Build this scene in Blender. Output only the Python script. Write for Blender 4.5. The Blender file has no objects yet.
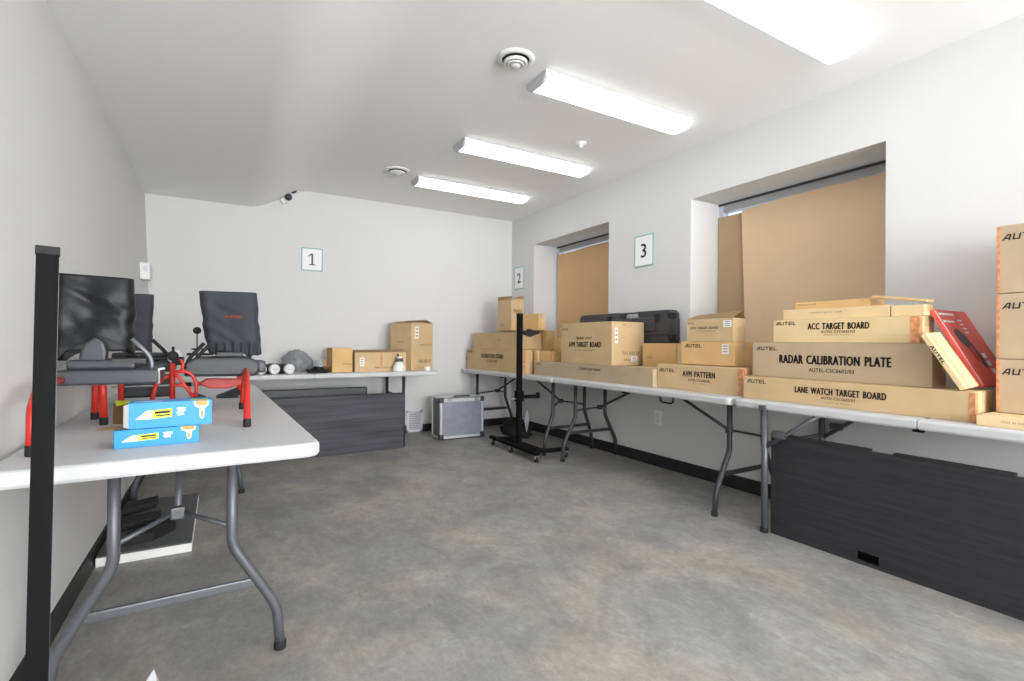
import bpy, bmesh, math, random
from mathutils import Vector, Matrix, noise
random.seed(7)
C = bpy.context.scene.collection
PI = math.pi

# ------------------------------------------------------------ materials
def lin(c):
    c /= 255.0
    return c/12.92 if c <= .04045 else ((c+.055)/1.055)**2.4
def rgb(r, g, b): return (lin(r), lin(g), lin(b), 1)
def mat(name, col, rough=.6, metal=0, var=0, scale=8, bump=0, bscale=60, spec=.5, emit=None, stretch=None):
    m = bpy.data.materials.new(name); m.use_nodes = True
    nt = m.node_tree; b = nt.nodes['Principled BSDF']
    b.inputs['Base Color'].default_value = rgb(*col)
    b.inputs['Roughness'].default_value = rough
    b.inputs['Metallic'].default_value = metal
    b.inputs['Specular IOR Level'].default_value = spec
    tc = nt.nodes.new('ShaderNodeTexCoord')
    src = tc.outputs['Object']
    if stretch:
        mp = nt.nodes.new('ShaderNodeMapping'); mp.inputs['Scale'].default_value = stretch
        nt.links.new(src, mp.inputs['Vector']); src = mp.outputs['Vector']
    if var:
        n = nt.nodes.new('ShaderNodeTexNoise'); n.inputs['Scale'].default_value = scale
        n.inputs['Detail'].default_value = 6
        nt.links.new(src, n.inputs['Vector'])
        r = nt.nodes.new('ShaderNodeValToRGB')
        r.color_ramp.elements[0].position = .3; r.color_ramp.elements[1].position = .7
        r.color_ramp.elements[0].color = rgb(*[max(0, c*(1-var)) for c in col])
        r.color_ramp.elements[1].color = rgb(*[min(255, c*(1+var)) for c in col])
        nt.links.new(n.outputs['Fac'], r.inputs['Fac']); nt.links.new(r.outputs['Color'], b.inputs['Base Color'])
    if bump:
        n2 = nt.nodes.new('ShaderNodeTexNoise'); n2.inputs['Scale'].default_value = bscale
        nt.links.new(src, n2.inputs['Vector'])
        bp = nt.nodes.new('ShaderNodeBump'); bp.inputs['Strength'].default_value = bump; bp.inputs['Distance'].default_value = .01
        nt.links.new(n2.outputs['Fac'], bp.inputs['Height']); nt.links.new(bp.outputs['Normal'], b.inputs['Normal'])
    if emit:
        b.inputs['Emission Color'].default_value = rgb(*emit[0]); b.inputs['Emission Strength'].default_value = emit[1]
    return m
M = {}
M['wall'] = mat('wall_paint', (215,215,214), .85, bump=.03, bscale=180, spec=.2)
M['ceil'] = mat('ceiling_paint', (246,246,245), .9, bump=.03, bscale=150, spec=.2)
M['reveal'] = M['wall']
M['base'] = mat('black_vinyl_base', (34,34,35), .6)
M['lens'] = mat('lamp_lens', (250,250,250), .4, emit=((250,252,255), 5.5))
M['lampend'] = mat('lamp_end_plastic', (205,206,208), .5)
M['plastic_w'] = mat('white_plastic', (232,232,230), .45)
M['table'] = mat('white_moulded_plastic', (196,197,198), .5, bump=.05, bscale=300)
M['leg'] = mat('grey_powder_coat', (92,94,99), .4, metal=.3)
M['legd'] = mat('dark_powder_coat', (58,58,60), .45, metal=.3)
M['rubber'] = mat('black_rubber', (26,26,27), .75)
M['black'] = mat('black_metal', (15,15,16), .7, spec=.12)
M['blackp'] = mat('black_plastic', (60,62,66), .5, bump=.1, bscale=250)
M['chrome'] = mat('chrome', (190,192,195), .3, metal=.7)
M['alu'] = mat('brushed_aluminium', (206,208,210), .4, metal=.35)
M['levergrey'] = mat('grey_lever_metal', (128,131,138), .4, metal=.4)
M['casep'] = mat('silver_panel', (142,145,156), .45, metal=.35, var=.04, scale=20)
M['casedark'] = mat('case_side_panel', (122,122,124), .5, metal=.3)
M['card'] = mat('cardboard', (206,178,138), .85, var=.03, scale=5, bump=.05, bscale=90, spec=.2)
M['card_g'] = mat('cardboard_greyish', (188,167,140), .85, var=.03, scale=5, bump=.05, bscale=90, spec=.2)
M['card_l'] = mat('cardboard_light', (226,200,155), .85, var=.03, scale=6, spec=.2)
M['card_o'] = mat('cardboard_honey', (220,182,128), .85, var=.04, scale=6, spec=.2)
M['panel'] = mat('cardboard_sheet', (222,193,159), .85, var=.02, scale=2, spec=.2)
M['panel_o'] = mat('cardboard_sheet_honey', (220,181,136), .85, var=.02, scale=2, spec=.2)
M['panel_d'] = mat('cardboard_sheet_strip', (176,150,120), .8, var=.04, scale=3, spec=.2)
M['carddark'] = mat('cardboard_inside', (120,92,60), .9, var=.05)
M['ink'] = mat('print_ink', (46,38,34), .8)
M['inkf'] = mat('print_ink_faint', (118,98,76), .85)
M['tape'] = mat('packing_tape', (200,172,130), .35, var=.03)
M['tapeo'] = mat('printed_orange_tape', (204,138,96), .5, var=.16, scale=45)
M['sticker'] = mat('paper_sticker', (236,232,228), .6)
M['red'] = mat('red_powder_coat', (196,44,34), .4)
M['redprint'] = mat('red_printed_card', (226,92,82), .4, var=.05, scale=15)
M['cloth'] = mat('black_nylon_cover', (25,26,29), .42, var=.08, scale=10, bump=.12, bscale=40, spec=.3)
M['clothg'] = mat('charcoal_nylon_cover', (54,56,64), .6, var=.06, scale=10, bump=.12, bscale=40, spec=.25)
M['slate'] = mat('slate_grey_housing', (56,59,67), .42, var=.03)
M['slated'] = mat('dark_grey_housing', (38,40,44), .45)
M['logo'] = mat('orange_red_print', (190,66,44), .6)
M['blue'] = mat('bright_blue_card', (0,138,206), .4)
M['bluedk'] = mat('deep_blue_card', (18,74,120), .4)
M['yellow'] = mat('yellow_green_print', (214,222,50), .45)
M['white'] = mat('white_print', (238,240,242), .5)
M['orangep'] = mat('orange_print', (210,140,66), .5, var=.12, scale=80)
M['board'] = mat('black_woodgrain_board', (46,46,49), .55, var=.16, scale=9, stretch=(.3,.3,6), spec=.3)
M['boardfar'] = mat('charcoal_woodgrain_board', (66,65,70), .55, var=.22, scale=5, stretch=(.25,.25,5), spec=.3)
M['void'] = mat('slot_shade_black', (8,8,8), .9, spec=.1)  # black that paints the shade inside the board's slot
M['boardlip'] = mat('black_board_edge', (30,30,32), .6)
M['greycloth'] = mat('grey_cloth', (136,138,142), .9, var=.12, scale=16, bump=.4, bscale=30)
M['bagplastic'] = mat('pale_plastic_bag', (186,192,197), .3, var=.06, bump=.4, bscale=40)
M['glassw'] = mat('white_painted_frame', (214,216,228), .4)
M['framed'] = mat('dark_window_frame', (66,68,78), .4)
M['framem'] = mat('grey_window_track', (176,176,178), .4, metal=.2)
M['acrylic'] = mat('pale_acrylic', (212,232,230), .15)
M['acryledge'] = mat('teal_acrylic_edge', (140,188,184), .2)
M['paper'] = mat('white_paper', (240,241,242), .6)
M['numeral'] = mat('dark_numeral', (70,80,84), .6)
M['vent'] = mat('white_vent_metal', (214,214,218), .5)
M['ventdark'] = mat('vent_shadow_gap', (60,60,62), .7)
M['grille'] = mat('grey_louvre', (200,200,207), .5)
M['cap'] = mat('white_tube_cap', (226,226,226), .5)
M['tag'] = mat('grey_reflective_tag', (150,152,156), .35, metal=.4)
M['tray'] = mat('grey_rubber_top', (92,93,94), .7, var=.05)
M['tube'] = mat('lamp_green', (150,150,60), .5)
# floor: mottled concrete-look vinyl
def floor_mat():
    m = bpy.data.materials.new('concrete_look_vinyl'); m.use_nodes = True
    nt = m.node_tree; b = nt.nodes['Principled BSDF']; L = nt.links.new
    tc = nt.nodes.new('ShaderNodeTexCoord')
    def nz(scale, det, rough, st=(1,1,1), rot=0, dist=0):
        mp = nt.nodes.new('ShaderNodeMapping'); mp.inputs['Scale'].default_value = st; mp.inputs['Rotation'].default_value = (0,0,rot)
        L(tc.outputs['Object'], mp.inputs['Vector'])
        n = nt.nodes.new('ShaderNodeTexNoise'); n.inputs['Scale'].default_value = scale
        n.inputs['Detail'].default_value = det; n.inputs['Roughness'].default_value = rough; n.inputs['Distortion'].default_value = dist
        L(mp.outputs['Vector'], n.inputs['Vector']); return n.outputs['Fac']
    def ramp(f, c0, c1, p0, p1):
        r = nt.nodes.new('ShaderNodeValToRGB'); e = r.color_ramp.elements
        e[0].position = p0; e[0].color = c0; e[1].position = p1; e[1].color = c1
        L(f, r.inputs['Fac']); return r.outputs['Color']
    def mul(c1, c2, fac):
        mx = nt.nodes.new('ShaderNodeMixRGB'); mx.blend_type = 'MULTIPLY'; mx.inputs['Fac'].default_value = fac
        L(c1, mx.inputs['Color1']); L(c2, mx.inputs['Color2']); return mx.outputs['Color']
    g = lambda v: (v, v, v, 1)
    hue = ramp(nz(2.1, 5, .55, (1,1,1), .3, .3), rgb(146,146,144), rgb(163,159,151), .40, .62)
    c = mul(hue, ramp(nz(3.2, 9, .72, (1,.7,1), -.5, .8), g(.74), g(1.08), .38, .62), .85)
    c = mul(c, ramp(nz(12, 9, .8, (1,.7,1), .5, .8), g(.80), g(1.10), .36, .62), .8)
    fine = nz(46, 7, .8, (1,.6,1), .2)
    c = mul(c, ramp(fine, g(.80), g(1.12), .32, .68), .9)
    vein = nz(5.5, 4, .6, (1,.8,1), 1.1, 2.2)
    c = mul(c, ramp(vein, g(1.0), g(1.16), .60, .66), .7)
    L(c, b.inputs['Base Color'])
    b.inputs['Roughness'].default_value = .5; b.inputs['Specular IOR Level'].default_value = .35
    bp = nt.nodes.new('ShaderNodeBump'); bp.inputs['Strength'].default_value = .06; bp.inputs['Distance'].default_value = .01
    L(fine, bp.inputs['Height']); L(bp.outputs['Normal'], b.inputs['Normal'])
    return m
M['floor'] = floor_mat()

# ------------------------------------------------------------ text
_tc = {}
def text_geo(s, size, width=None, bold=0.0):
    """(verts, faces) of lettering centred on the origin, cap height = size"""
    key = s
    if key not in _tc:
        cu = bpy.data.curves.new('t', 'FONT'); cu.body = s; cu.size = 1; cu.resolution_u = 3; cu.space_character = 1.12; cu.space_word = 1.5
        o = bpy.data.objects.new('t', cu); C.objects.link(o)
        bpy.context.view_layer.update()
        me = bpy.data.meshes.new_from_object(o.evaluated_get(bpy.context.evaluated_depsgraph_get()))
        vs = [tuple(v.co[:2]) for v in me.vertices]; fs = [tuple(p.vertices) for p in me.polygons]
        bpy.data.objects.remove(o); bpy.data.curves.remove(cu); bpy.data.meshes.remove(me)
        _tc[key] = (vs, fs)
    vs, fs = _tc[key]
    x0 = min(v[0] for v in vs); x1 = max(v[0] for v in vs); y0 = min(v[1] for v in vs); y1 = max(v[1] for v in vs)
    sy = size/(y1-y0); sx = (width/(x1-x0)) if width else sy
    base = [((v[0]-(x0+x1)/2)*sx, (v[1]-(y0+y1)/2)*sy) for v in vs]
    if not bold: return base, list(fs)
    V, F = [], []
    for k, (dx, dy) in enumerate(((-bold,0),(bold,0),(0,bold*.5),(0,-bold*.5))):
        n = len(V); V += [(a+dx, b+dy) for a, b in base]; F += [tuple(i+n for i in f) for f in fs]
    return V, F
def logo_geo(w, h):
    """wide techno letters A U T E L from strokes"""
    V, F = [], []
    t = .2
    def quad(p):
        n = len(V); V.extend(p); F.append((n, n+1, n+2, n+3))
    def R(x0, y0, x1, y1): quad([(x0,y0),(x1,y0),(x1,y1),(x0,y1)])
    # A
    quad([(0,0),(.28,0),(.85,1),(.57,1)]); R(.85,0,1.1,1); R(.4,.22,.9,.42); R(.6,.8,1.1,1)
    x = 1.35; R(x,0,x+.24,1); R(x+.75,0,x+.99,1); R(x,0,x+.99,t)
    x = 2.5; R(x,1-t,x+1.1,1); R(x+.43,0,x+.67,1)
    x = 3.75; R(x,1-t,x+1,1); R(x,.4,x+1,.6); R(x,0,x+1,t); R(x,0,x+.2,1)
    x = 4.95; R(x,0,x+.24,1); R(x,0,x+.9,t)
    W = 5.85
    return [((a/W-.5)*w+(b-.5)*h*.15, (b-.5)*h) for a, b in V], F

# ------------------------------------------------------------ mesh builder
def wloc(o):
    p = Vector((0,0,0))
    while o is not None:
        p += o.location; o = o.parent
    return p
class MB:
    def __init__(s):
        s.bm = bmesh.new(); s.mi = 0
    def _f(s, vs):
        try:
            f = s.bm.faces.new(vs); f.material_index = s.mi; return f
        except ValueError: return None
    def quads(s, V, F, mx=None):
        v = [s.bm.verts.new(mx @ Vector(p) if mx else Vector(p)) for p in V]
        for f in F: s._f([v[i] for i in f])
    def box(s, x0, y0, z0, x1, y1, z1, bev=0, mx=None, seg=2):
        t = bmesh.new()
        bmesh.ops.create_cube(t, size=1)
        for v in t.verts:
            v.co = Vector(((x0+x1)/2+v.co.x*(x1-x0), (y0+y1)/2+v.co.y*(y1-y0), (z0+z1)/2+v.co.z*(z1-z0)))
        if bev: bmesh.ops.bevel(t, geom=t.edges[:], offset=min(bev, .45*min(abs(x1-x0),abs(y1-y0),abs(z1-z0))), segments=seg, affect='EDGES', profile=.6)
        s.merge(t, mx)
    def merge(s, t, mx=None):
        mp = {}
        for v in t.verts: mp[v] = s.bm.verts.new(mx @ v.co if mx else v.co)
        for f in t.faces:
            g = s._f([mp[v] for v in f.verts])
            if g: g.smooth = f.smooth
        t.free()
    def prism(s, pts, h0, h1, axis='z', bev=0, mx=None):
        """polygon pts (2D) extruded; axis z: (x,y), x: (y,z), y: (x,z)"""
        t = bmesh.new()
        def P(p, h):
            return Vector({'z': (p[0],p[1],h), 'x': (h,p[0],p[1]), 'y': (p[0],h,p[1])}[axis])
        a = [t.verts.new(P(p,h0)) for p in pts]; b = [t.verts.new(P(p,h1)) for p in pts]
        n = len(pts)
        t.faces.new(a); t.faces.new(b[::-1])
        for i in range(n): t.faces.new((a[i], b[i], b[(i+1)%n], a[(i+1)%n]))
        bmesh.ops.recalc_face_normals(t, faces=t.faces[:])
        if bev: bmesh.ops.bevel(t, geom=t.edges[:], offset=bev, segments=2, affect='EDGES', profile=.6)
        s.merge(t, mx)
    def tube(s, path, r, n=10, mx=None, rs=None, cap=True, flat=1.0):
        P = [Vector(p) for p in path]
        if mx: P = [mx @ p for p in P]
        rings = []
        up = None
        for i, p in enumerate(P):
            d = ((P[i+1]-p).normalized() if i+1 < len(P) else Vector((0,0,0))) + ((p-P[i-1]).normalized() if i else Vector((0,0,0)))
            if d.length < 1e-6: d = P[i]-P[i-1]
            d.normalize()
            if up is None:
                up = Vector((0,0,1)) if abs(d.z) < .9 else Vector((1,0,0))
            a = d.cross(up).normalized(); b = a.cross(d).normalized(); up = b
            rr = rs[i] if rs else r
            rings.append([s.bm.verts.new(p + a*math.cos(2*PI*k/n)*rr + b*math.sin(2*PI*k/n)*rr*flat) for k in range(n)])
        for q in range(len(rings)-1):
            for k in range(n):
                f = s._f((rings[q][k], rings[q][(k+1)%n], rings[q+1][(k+1)%n], rings[q+1][k]))
                if f: f.smooth = True
        if cap: s._f(rings[0][::-1]); s._f(rings[-1])
    def bend(s, path, r, n=10, mx=None, rad=.03, seg=4):
        """tube with rounded corners"""
        P = [Vector(p) for p in path]; out = [P[0]]
        for i in range(1, len(P)-1):
            a, b, c = P[i-1], P[i], P[i+1]
            d1 = min(rad, (a-b).length*.45); d2 = min(rad, (c-b).length*.45)
            p0 = b+(a-b).normalized()*d1; p2 = b+(c-b).normalized()*d2
            for k in range(seg+1):
                t = k/seg; out.append(p0*(1-t)**2+b*2*t*(1-t)+p2*t*t)
        out.append(P[-1]); s.tube(out, r, n, mx)
    def ball(s, c, r, sc=(1,1,1), mx=None, u=16, v=10):
        t = bmesh.new(); bmesh.ops.create_uvsphere(t, u_segments=u, v_segments=v, radius=r)
        for q in t.verts: q.co = Vector(c)+Vector((q.co.x*sc[0], q.co.y*sc[1], q.co.z*sc[2]))
        for f in t.faces: f.smooth = True
        s.merge(t, mx)
    def lathe(s, prof, c, axis='z', n=28, mx=None):
        """prof: list of (r, h)"""
        rings = []
        for r, h in prof:
            ring = []
            for k in range(n):
                a = 2*PI*k/n; x, y = r*math.cos(a), r*math.sin(a)
                p = {'z': (x,y,h), 'y': (x,h,y), 'x': (h,x,y)}[axis]
                p = Vector(c)+Vector(p); ring.append(s.bm.verts.new(mx @ p if mx else p))
            rings.append(ring)
        for q in range(len(rings)-1):
            for k in range(n):
                f = s._f((rings[q][k], rings[q][(k+1)%n], rings[q+1][(k+1)%n], rings[q+1][k]))
                if f: f.smooth = True
        s._f(rings[0][::-1]); s._f(rings[-1])
    def put(s, name, mats, parent=None, world=True, loc=None, norm=True):
        """link as one mesh object; world: verts are world coordinates"""
        if norm: bmesh.ops.recalc_face_normals(s.bm, faces=s.bm.faces[:])
        off = wloc(parent) if (parent is not None and world) else Vector((0,0,0))
        if parent is None and loc is not None: off = Vector(loc)
        if off.length:
            for v in s.bm.verts: v.co -= off
        me = bpy.data.meshes.new(name); s.bm.to_mesh(me); s.bm.free()
        for m in (mats if isinstance(mats, (list, tuple)) else [mats]): me.materials.append(M[m])
        o = bpy.data.objects.new(name, me); C.objects.link(o)
        if parent is not None: o.parent = parent
        elif loc is not None: o.location = loc
        return o
def tag(o, label, cat, group=None):
    o['label'] = label; o['category'] = cat
    if group: o['group'] = group
    return o
def thing(name, label, cat, loc, rz=0, group=None):
    o = bpy.data.objects.new(name, None); C.objects.link(o); o.empty_display_size = .1
    o.location = loc; o.rotation_euler = (0,0,rz)
    return tag(o, label, cat, group)
def struct(o): o['kind'] = 'structure'; return o
def decal(m, geo, plane, mi):
    """plane: Matrix mapping (tx,ty,0) to place"""
    k = m.mi; m.mi = mi
    V, F = geo; m.quads([(a, b, 0) for a, b in V], F, plane); m.mi = k
def frameM(o, u, v):
    u = Vector(u); v = Vector(v); n = u.cross(v)
    return Matrix(((u.x,v.x,n.x,o[0]),(u.y,v.y,n.y,o[1]),(u.z,v.z,n.z,o[2]),(0,0,0,1)))

# ------------------------------------------------------------ room
XR, YB, CZ, XJ, YA, YN = 3.29, 5.66, 2.65, .635, 6.9, -8.0
XL0, XL1, SZ, SX = -.515, -.612, 2.41, .44     # left wall foot / head, lowered ceiling height and edge
WT = 3.74
W2 = (1.397, 2.773, .95, 2.24); W1 = (3.765, 5.126, .95, 2.26)
m = MB(); m.box(-1.2, YN-.2, -.1, WT, YA+.2, 0); struct(m.put('floor', 'floor'))
cove = [(.22+.60*k/40, SZ+(CZ-SZ)*(3*(k/40)**2-2*(k/40)**3)) for k in range(41)]     # soft plaster curve up to the full ceiling height
m = MB(); m.prism([(-1.2,CZ+.1),(-1.2,SZ)]+cove+[(WT,CZ),(WT,CZ+.1)], YN-.2, YB+.2, 'y')
struct(m.put('ceiling', 'ceil'))
m = MB(); m.prism([(XL0,0),(XL0-.3,0),(XL1-.3,SZ),(XL1,SZ)], YN-.2, YB+.2, 'y'); struct(m.put('wall_left', 'wall'))
m = MB(); m.box(-1.0, YB, 0, XR, YB+.2, CZ+.05); struct(m.put('wall_back', 'wall'))
m = MB(); m.box(-1.0, YN-.2, 0, WT, YN, CZ+.05); struct(m.put('wall_near', 'wall'))
m = MB()
ys = [YN, W2[0], W2[1], W1[0], W1[1], YB+.2]
for i in range(5):
    if i in (1, 3):
        w = W2 if i == 1 else W1
        m.box(XR, ys[i], 0, WT, ys[i+1], w[2]); m.box(XR, ys[i], w[3], WT, ys[i+1], CZ)
    else: m.box(XR, ys[i], 0, WT, ys[i+1], CZ)
struct(m.put('wall_right', 'wall'))
def baseb(name, a):
    m = MB(); m.box(*a, bev=.004); struct(m.put(name, 'base'))
baseb('baseboard_right', (XR-.012, YN, 0, XR, YB, .1))
baseb('baseboard_back', (2.075, YB-.012, 0, XR-.012, YB, .088))
baseb('baseboard_back', (-.5, YB-.012, 0, 1.875, YB, .088))
m = MB(); m.prism([(XL0-.01,0),(XL0+.012,0),(XL0+.006,.085),(XL0-.01,.085)], YN, YB-.012, 'y'); struct(m.put('baseboard_left', 'base'))

# windows
def window(n, w, xf=3.64):
    y0, y1, z0, z1 = w
    root = bpy.data.objects.new('window_%d' % n, None); C.objects.link(root); struct(root); root.location = (xf, (y0+y1)/2, z0)
    m = MB(); t = .045
    m.box(xf, y0, z0, xf+.06, y0+t, z1); m.box(xf, y1-t, z0, xf+.06, y1, z1)
    m.box(xf, y0, z0, xf+.06, y1, z0+t)
    m.put('window_frame', 'glassw', root)
    m = MB(); m.box(xf-.012, y0, z1-.016, xf+.06, y1, z1, .003); m.put('head_seal', 'framed', root)
    m = MB(); m.box(xf-.004, y0+t, z1-.075, xf+.06, y1-t, z1-.016, .004); m.put('head_track', 'framem', root)
    g = bpy.data.materials.get('window_glass')
    if not g:
        g = bpy.data.materials.new('window_glass'); g.use_nodes = True
        b = g.node_tree.nodes['Principled BSDF']; b.inputs['Transmission Weight'].default_value = 1
        b.inputs['Roughness'].default_value = 0; b.inputs['IOR'].default_value = 1.1; b.inputs['Base Color'].default_value = (.9,.95,1,1)
        M['glass'] = g
    m = MB(); m.box(xf+.045, y0+t, z0+t, xf+.051, y1-t, z1-.075); m.put('glass_pane', 'glass', root)
window(1, W1); window(2, W2)
# cardboard over the glass
def sheet(name, pts, x, th, mt, label, extra=None):
    m = MB(); m.prism(pts, x, x+th, 'x', bev=.001)
    if extra: extra(m)
    return tag(m.put(name, mt, None, loc=(x, sum(p[0] for p in pts)/len(pts), pts[0][1])), label, 'cardboard', 'cardboard sheets covering the windows')
sheet('cardboard_sheet', [(1.40,.955),(2.49,.955),(2.535,2.135),(2.30,2.15),(1.9,2.158),(1.402,2.15)], 3.60, .006, 'panel',
      'large flat tan cardboard sheet blocking the nearer, larger-looking window')
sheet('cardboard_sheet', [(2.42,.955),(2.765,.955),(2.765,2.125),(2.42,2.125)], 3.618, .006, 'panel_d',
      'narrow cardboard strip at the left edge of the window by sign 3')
sheet('cardboard_sheet', [(3.77,.955),(5.06,.955),(5.06,2.15),(3.77,2.165)], 3.60, .006, 'panel_o',
      'tan cardboard sheet blocking the window between signs 2 and 3')

# ------------------------------------------------------------ ceiling
def lamp(y, label):
    x0, x1, w, d = 1.612, 2.865, .22, .055
    t = thing('ceiling_light', label, 'ceiling light', ((x0+x1)/2, y+w/2, CZ), 0, 'four foot wraparound ceiling lights')
    prof = [(y+.012,CZ-.012),(y+.018,CZ-.034),(y+.04,CZ-.05),(y+.075,CZ-d),(y+w-.075,CZ-d),(y+w-.04,CZ-.05),(y+w-.018,CZ-.034),(y+w-.012,CZ-.012)]
    m = MB(); m.prism(prof, x0+.02, x1-.006, 'x'); m.put('diffuser', 'lens', t)
    m = MB(); m.box(x0, y, CZ-.012, x1, y+w, CZ); m.put('base_pan', 'lampend', t)
    for a, b in ((x0, x0+.02),):
        m = MB(); m.prism([(y+.004,CZ-.012),(y+.008,CZ-.036),(y+.034,CZ-.056),(y+.07,CZ-.061),(y+w-.07,CZ-.061),(y+w-.034,CZ-.056),(y+w-.008,CZ-.036),(y+w-.004,CZ-.012)], a, b, 'x', bev=.002); m.put('end_cap', 'lampend', t)
for y, l in ((4.555,'lit white tube light farthest from the camera, smallest in the ceiling row'), (3.51,'lit white tube light second from the far end of the row'),
             (2.395,'lit white tube light beside the nearer round vent, third from the far end'), (1.306,'lit white tube light nearest the camera, cut by the top of the frame'),
             ):
    lamp(y, l)
def diffuser(x, y, r, label):
    t = thing('air_diffuser', label, 'vent', (x, y, CZ), 0, 'round ceiling air diffusers')
    m = MB(); m.lathe([(r*1.22,0),(r*1.2,-.008),(r*.98,-.014),(r*.9,-.012),(r*.86,0)], (x,y,CZ)); m.put('outer_ring', 'plastic_w', t)
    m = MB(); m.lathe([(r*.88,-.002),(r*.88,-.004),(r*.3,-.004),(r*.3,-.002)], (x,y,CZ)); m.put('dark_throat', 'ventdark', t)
    for k, (a, b, z) in enumerate(((.76,.62,-.03),(.56,.42,-.036))):
        m = MB(); m.lathe([(r*a,z+.012),(r*a,z),(r*b,z-.006),(r*b*.98,z),(r*b,z+.012)], (x,y,CZ)); m.put('cone_ring', 'plastic_w', t)
    m = MB(); m.lathe([(r*.34,-.012),(r*.36,-.036),(r*.3,-.044),(.001,-.046)], (x,y,CZ)); m.put('center_disc', 'plastic_w', t)
diffuser(1.41, 2.40, .088, 'round white ceiling vent with dark ring by the third tube light')
diffuser(1.40, 4.53, .092, 'small round white ceiling vent at the far end near the farthest light')
m = MB(); m.lathe([(.045,0),(.045,-.01),(.02,-.016),(.012,-.03),(.018,-.034),(.001,-.036)], (2.454,3.146,CZ)); tag(m.put('sprinkler_head', 'plastic_w', None, loc=(2.454,3.146,CZ)), 'small pale sprinkler head on the ceiling between the tube lights', 'sprinkler')
t = thing('security_camera', 'white camera with two black ball lenses where ceiling slope meets far wall', 'camera', (XJ, 5.63, CZ), 0)
m = MB(); m.prism([(.70,CZ),(XJ,CZ),(.52,SZ+.098),(.54,SZ+.06),(.60,SZ+.09),(.66,CZ-.06),(.70,CZ-.03)], 5.60, YB-.003, 'y', bev=.004); m.put('bracket', 'plastic_w', t)
for c in ((.632,5.565,2.615), (.588,5.568,2.535)):
    m = MB(); m.ball(c, .036); m.put('ball_lens', 'blackp', t)

# wall signs
def sign(num, o, u, label, w=.232, h=.285):
    u = Vector(u); v = Vector((0,0,1)); n = u.cross(v)
    t = thing('number_sign', label, 'sign', Vector(o)-v*h/2, 0, 'numbered wall signs')
    R = frameM(o, u, v)
    m = MB(); m.box(-w/2,-h/2,.002,w/2,h/2,.008,.002,mx=R); m.put('acrylic_holder', 'acryledge', t)
    m = MB(); m.box(-w/2+.012,-h/2+.012,.008,w/2-.012,h/2-.012,.0095,mx=R)
    if num == '1': geo = ([(-.008,-.0625),(.010,-.0625),(.010,.0625),(-.008,.0625),(-.008,.0625),(-.036,.040),(-.036,.026),(-.008,.046),(-.030,-.0625),(.032,-.0625),(.032,-.051),(-.030,-.051)], [(0,1,2,3),(4,5,6,7),(8,9,10,11)])
    else: geo = text_geo(num, .125, None, .002)
    decal(m, geo, frameM(Vector(o)+n*.0102, u, v), 1)
    m.put('paper_insert', ['paper','numeral'], t)
sign('3', (XR, 3.288, 1.9), (0,-1,0), 'square white wall sign with number 3 between the two windows')
sign('2', (XR, 5.46, 1.885), (0,-1,0), 'white wall sign with number 2 in the far right corner')
sign('1', (.832, YB, 1.93), (1,0,0), 'white wall sign with number 1 on the far wall', .215, .245)
def plate(name, c, u, w, h, label, cat, holes):
    u = Vector(u); R = frameM(c, u, (0,0,1))
    t = thing(name, label, cat, Vector(c)-Vector((0,0,h/2)))
    m = MB(); m.box(-w/2,-h/2,0,w/2,h/2,.008,.003,mx=R); m.put('cover_plate', 'plastic_w', t)
    m = MB()
    for z in holes: m.box(-w*.22,z-.018,.008,w*.22,z+.018,.011,.002,mx=R)
    m.put('socket_insert' if len(holes) > 1 else 'rocker', 'vent', t)
plate('wall_outlet', (XR, 3.112, .42), (0,-1,0), .075, .12, 'pale duplex wall outlet under the right-hand tables', 'outlet', (-.025,.025))
t = thing('thermostat', 'small white control box high on the left wall by the far corner', 'thermostat', (-.55, 5.2, 1.58))
m = MB(); m.box(-.60, 5.12, 1.57, -.515, 5.28, 1.71, .008); m.put('housing', 'plastic_w', t)
m = MB(); m.box(-.56, 5.112, 1.64, -.53, 5.121, 1.68); m.put('display', 'vent', t)
# floor-level return grille on back wall
t = thing('wall_grille', 'white louvred return grille at floor level on the far wall', 'vent', (1.974, YB, 0))
m = MB(); x0, x1, z0, z1 = 1.877, 2.073, .004, .26
for a in ((x0,z0,x1,z0+.028),(x0,z1-.028,x1,z1),(x0,z0,x0+.028,z1),(x1-.028,z0,x1,z1)): m.box(a[0],YB-.02,a[1],a[2],YB,a[3],.003)
m.put('grille_frame', 'vent', t)
m = MB()
for k in range(9): m.box(x0+.028,YB-.014,z0+.034+k*.022,x1-.028,YB-.004,z0+.047+k*.022)
m.put('louvres', 'grille', t)
m = MB(); m.box(x0+.028,YB-.004,z0+.028,x1-.028,YB,z1-.028); m.put('backing', 'casep', t)

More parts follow.
